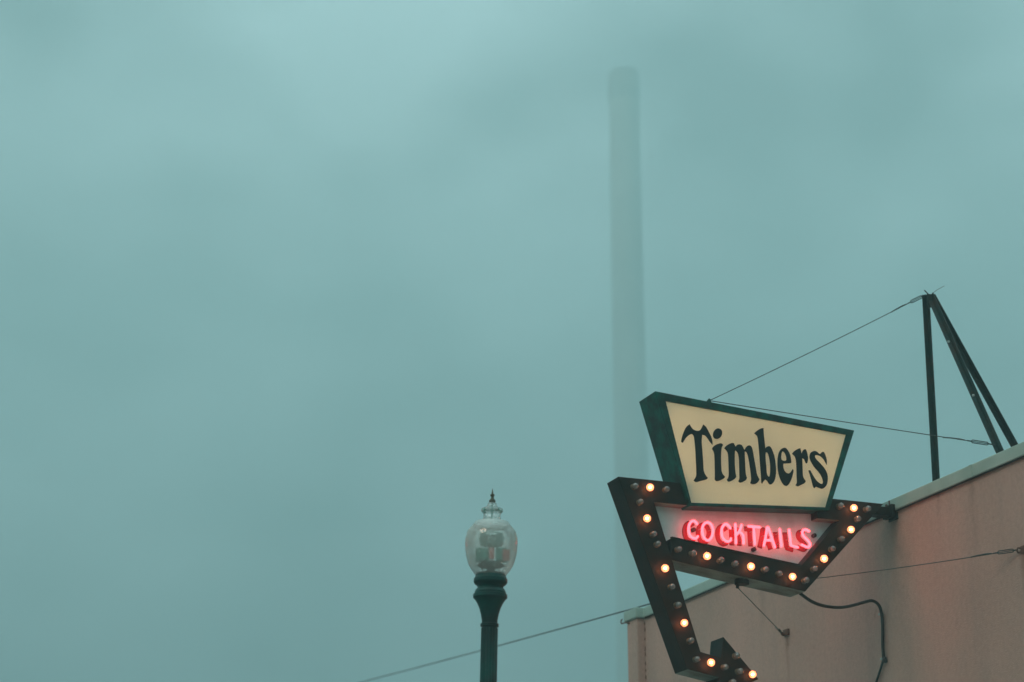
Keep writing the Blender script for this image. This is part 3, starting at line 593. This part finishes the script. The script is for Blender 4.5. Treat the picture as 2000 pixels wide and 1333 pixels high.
# ------------------------------------------------------------------ conduit
cond = root('conduit', COND[8], 'dark flexible conduit looping from sign to wall and running down', 'conduit')
bm = bmesh.new(); P = spline([tuple(p) for p in COND[:12]], False, 5); tube(bm, P, 0.0150, 10); obj('flexible_pipe', bm, M_conduit, cond, smooth=True)
bm = bmesh.new(); P = [tuple(COND[11]), tuple(COND[12]), tuple(COND[13]), (2.848, 0.66, 4.44), (2.848, 0.68, 4.2), (2.848, 0.68, 2.6)]
tube(bm, [(p[0], p[1], p[2]) for p in P], 0.011, 10); obj('lower_pipe', bm, M_steel, cond, smooth=True)
for c in (COND[8], COND[11]):
    bm = bmesh.new(); box(bm, (c[0]-0.019, c[1]+0.006, c[2]-0.010), (2.868, c[1]+0.034, c[2]+0.012)); bevel(obj('clip', bm, M_clip, cond), 0.003)
bm = bmesh.new(); tube(bm, [(2.845, 0.40, 4.80), (2.845, 0.39, 4.755)], 0.020, 10); obj('coupling', bm, M_conduit, cond, smooth=True)

# ------------------------------------------------------------------ overhead service wire
bm = bmesh.new()
a, b = Vector((2.98, 4.7677, 6.245)), Vector((4.4942, 22.9276, 8.115))
far = a + (b - a) * 2.6
tube(bm, sagged(a, far, 0.10, 30), 0.0085, 6)
ow = obj('overhead_wire', bm, M_cable, at=SITE, org=a)
tag(ow, 'thin overhead service wire sloping behind the street lamp to the building', 'wire')

# ------------------------------------------------------------------ street lamp
LX, LY = -0.157, 15.0
lamp = root('street_lamp', (LX, LY, 0.14), 'green street lamp with clear acorn globe and bronze finial', 'street lamp', world=True)
lamp.rotation_euler = (0, math.radians(1.05), 0)
lamp.location = (LX - 0.092, LY, 0.14)
def L3(prof, name, m, seg=32, c0=True, c1=True, parent=None, sm=True):
    bm = bmesh.new(); lathe(bm, prof, LX, LY, seg, c0, c1); o = obj(name, bm, m, parent or lamp, smooth=sm)
    if sm: auto_smooth(o, 22)
    return o
L3(LAMPPROF[0], 'finial', M_bronze, 20)
globe = L3(LAMPPROF[2], 'globe', M_globe, 40, False, False)
L3(LAMPPROF[1], 'globe_cap', M_gcap, 32, False, False, globe)
bm = bmesh.new(); tube(bm, [(LX, LY, 5.415), (LX, LY, 5.25)], 0.006, 6)
obj('finial_rod', bm, M_louvre, lamp)
for a_ in (0.6, 2.4, 3.9, 5.4):
    bm = bmesh.new(); tube(bm, [(LX + 0.073*math.cos(a_), LY + 0.073*math.sin(a_), 5.338), (LX + 0.080*math.cos(a_), LY + 0.080*math.sin(a_), 5.350)], 0.008, 6); obj('cap_screw', bm, M_louvre, lamp)
bm = bmesh.new(); tube(bm, [(LX-0.075, LY-0.01, 5.345), (LX+0.075, LY-0.01, 5.345)], 0.0035, 6)
obj('cap_bar', bm, M_louvre, lamp)
bm = bmesh.new()
lathe(bm, [(r*1.012, z) for r, z in [(0.13, 5.250), (0.142, 5.232), (0.148, 5.222)]], LX, LY, 40, False, False)
obj('rim_band', bm, M_clip, globe, smooth=True)
prof = LAMPPROF[3][:-1]
L3(prof, 'globe_holder', M_lamp, 36)
L3([(0.0585, 4.445), (0.0596, 4.02), (0.064, 2.6), (0.070, 1.3), (0.085, 1.22), (0.085, 1.16), (0.105, 1.10), (0.125, 0.85), (0.15, 0.50), (0.19, 0.36), (0.19, 0.30), (0.22, 0.26), (0.22, 0.16)], 'post', M_lamp, 24)
for k in range(16):                   # shallow flutes on the post
    a_ = 2*math.pi*k/16
    bm = bmesh.new(); tube(bm, [(LX+0.0590*math.cos(a_), LY+0.0590*math.sin(a_), 4.43), (LX+0.068*math.cos(a_), LY+0.068*math.sin(a_), 1.35)], 0.0045, 5); obj('flute', bm, M_lamp, lamp, smooth=True)
# lamp internals seen through the globe
for i, z in enumerate((5.155, 5.128, 5.101, 5.076)):
    bm = bmesh.new(); lathe(bm, [(0.055, z+0.014), (0.098 - 0.006*abs(i-1), z+0.003), (0.098 - 0.006*abs(i-1), z-0.002), (0.05, z+0.006)], LX, LY, 24, False, False); obj('louvre', bm, M_louvre, lamp, smooth=True)
bm = bmesh.new(); box(bm, (LX-0.118, LY-0.04, 4.947), (LX-0.018, LY+0.05, 5.040)); obj('ballast', bm, M_louvre, lamp)
bm = bmesh.new(); box(bm, (LX+0.036, LY-0.05, 4.945), (LX+0.120, LY+0.03, 5.042))
obj('ballast', bm, M_louvre, lamp)
bm = bmesh.new(); box(bm, (LX-0.016, LY-0.05, 4.953), (LX+0.024, LY-0.045, 5.045)); obj('pink_panel', bm, M_pink, lamp)  # flat pink panel inside the globe; a second one follows
bm = bmesh.new(); box(bm, (LX+0.09, LY-0.058, 4.940), (LX+0.142, LY-0.0505, 5.030))
obj('pink_panel', bm, M_pink, lamp)
bm = bmesh.new(); lathe(bm, [(0.02, 4.947), (0.060, 4.940), (0.108, 4.915), (0.104, 4.909), (0.05, 4.918), (0.03, 4.895), (0.03, 4.85)], LX, LY, 24)
obj('socket_dish', bm, M_lamp, lamp, smooth=True)
bm = bmesh.new(); tube(bm, [(LX-0.072, LY-0.05, 4.918), (LX-0.066, LY-0.05, 4.872)], 0.009, 8); obj('mounting_pin', bm, M_dark, lamp)
bm = bmesh.new(); tube(bm, [(LX-0.022, LY-0.06, 4.905), (LX-0.002, LY-0.06, 4.858)], 0.010, 8)
obj('mounting_pin', bm, M_dark, lamp)

# ------------------------------------------------------------------ chimney stack in the fog
CX, CY = 28.2, 456.0
stack = root('chimney_stack', (CX, CY, 0), 'tall pale chimney stack fading into the fog', 'chimney', world=True)
bm = bmesh.new(); lathe(bm, [(5.8, -0.004), (4.8, 32), (4.13, 96), (3.93, 160), (3.77, 221.0)], CX, CY, 48)
o = obj('shaft', bm, M_conc, stack, smooth=True); auto_smooth(o)
bm = bmesh.new(); lathe(bm, [(3.80, 221.0), (4.0, 221.6), (4.0, 226.8), (3.85, 227.5), (3.85, 229.0), (3.0, 229.0), (3.0, 226.0)], CX, CY, 48)
o = obj('crown', bm, M_conc_dark, stack, smooth=True); auto_smooth(o)
for z in (64, 120, 176):
    bm = bmesh.new(); r_ = 3.77 + (221-z)/125*0.36 + 0.08
    lathe(bm, [(r_-0.2, z-0.4), (r_+0.03, z-0.4), (r_+0.03, z+0.4), (r_-0.2, z+0.4)], CX, CY, 48, False, False); obj('band', bm, M_conc, stack)

# ------------------------------------------------------------------ fog: even air round the whole place
bm = bmesh.new(); box(bm, (-640, -640, -1.5), (640, 640, 232.0))
hz = obj('haze', bm, None) if False else None
me = bpy.data.meshes.new('haze'); bm.to_mesh(me); bm.free()
hz = link('haze', me); hz['kind'] = 'stuff'; tag(hz, 'even grey green fog filling the air', 'fog')
mh = bpy.data.materials.new('fog'); mh.use_nodes = True; t = mh.node_tree; t.nodes.clear()
o = t.nodes.new('ShaderNodeOutputMaterial'); pvn = t.nodes.new('ShaderNodeVolumePrincipled')
pvn.inputs['Color'].default_value = (0.60, 0.85, 0.855, 1); pvn.inputs['Density'].default_value = 0.0042; pvn.inputs['Anisotropy'].default_value = 0.2
t.links.new(pvn.outputs[0], o.inputs['Volume']); me.materials.append(mh)
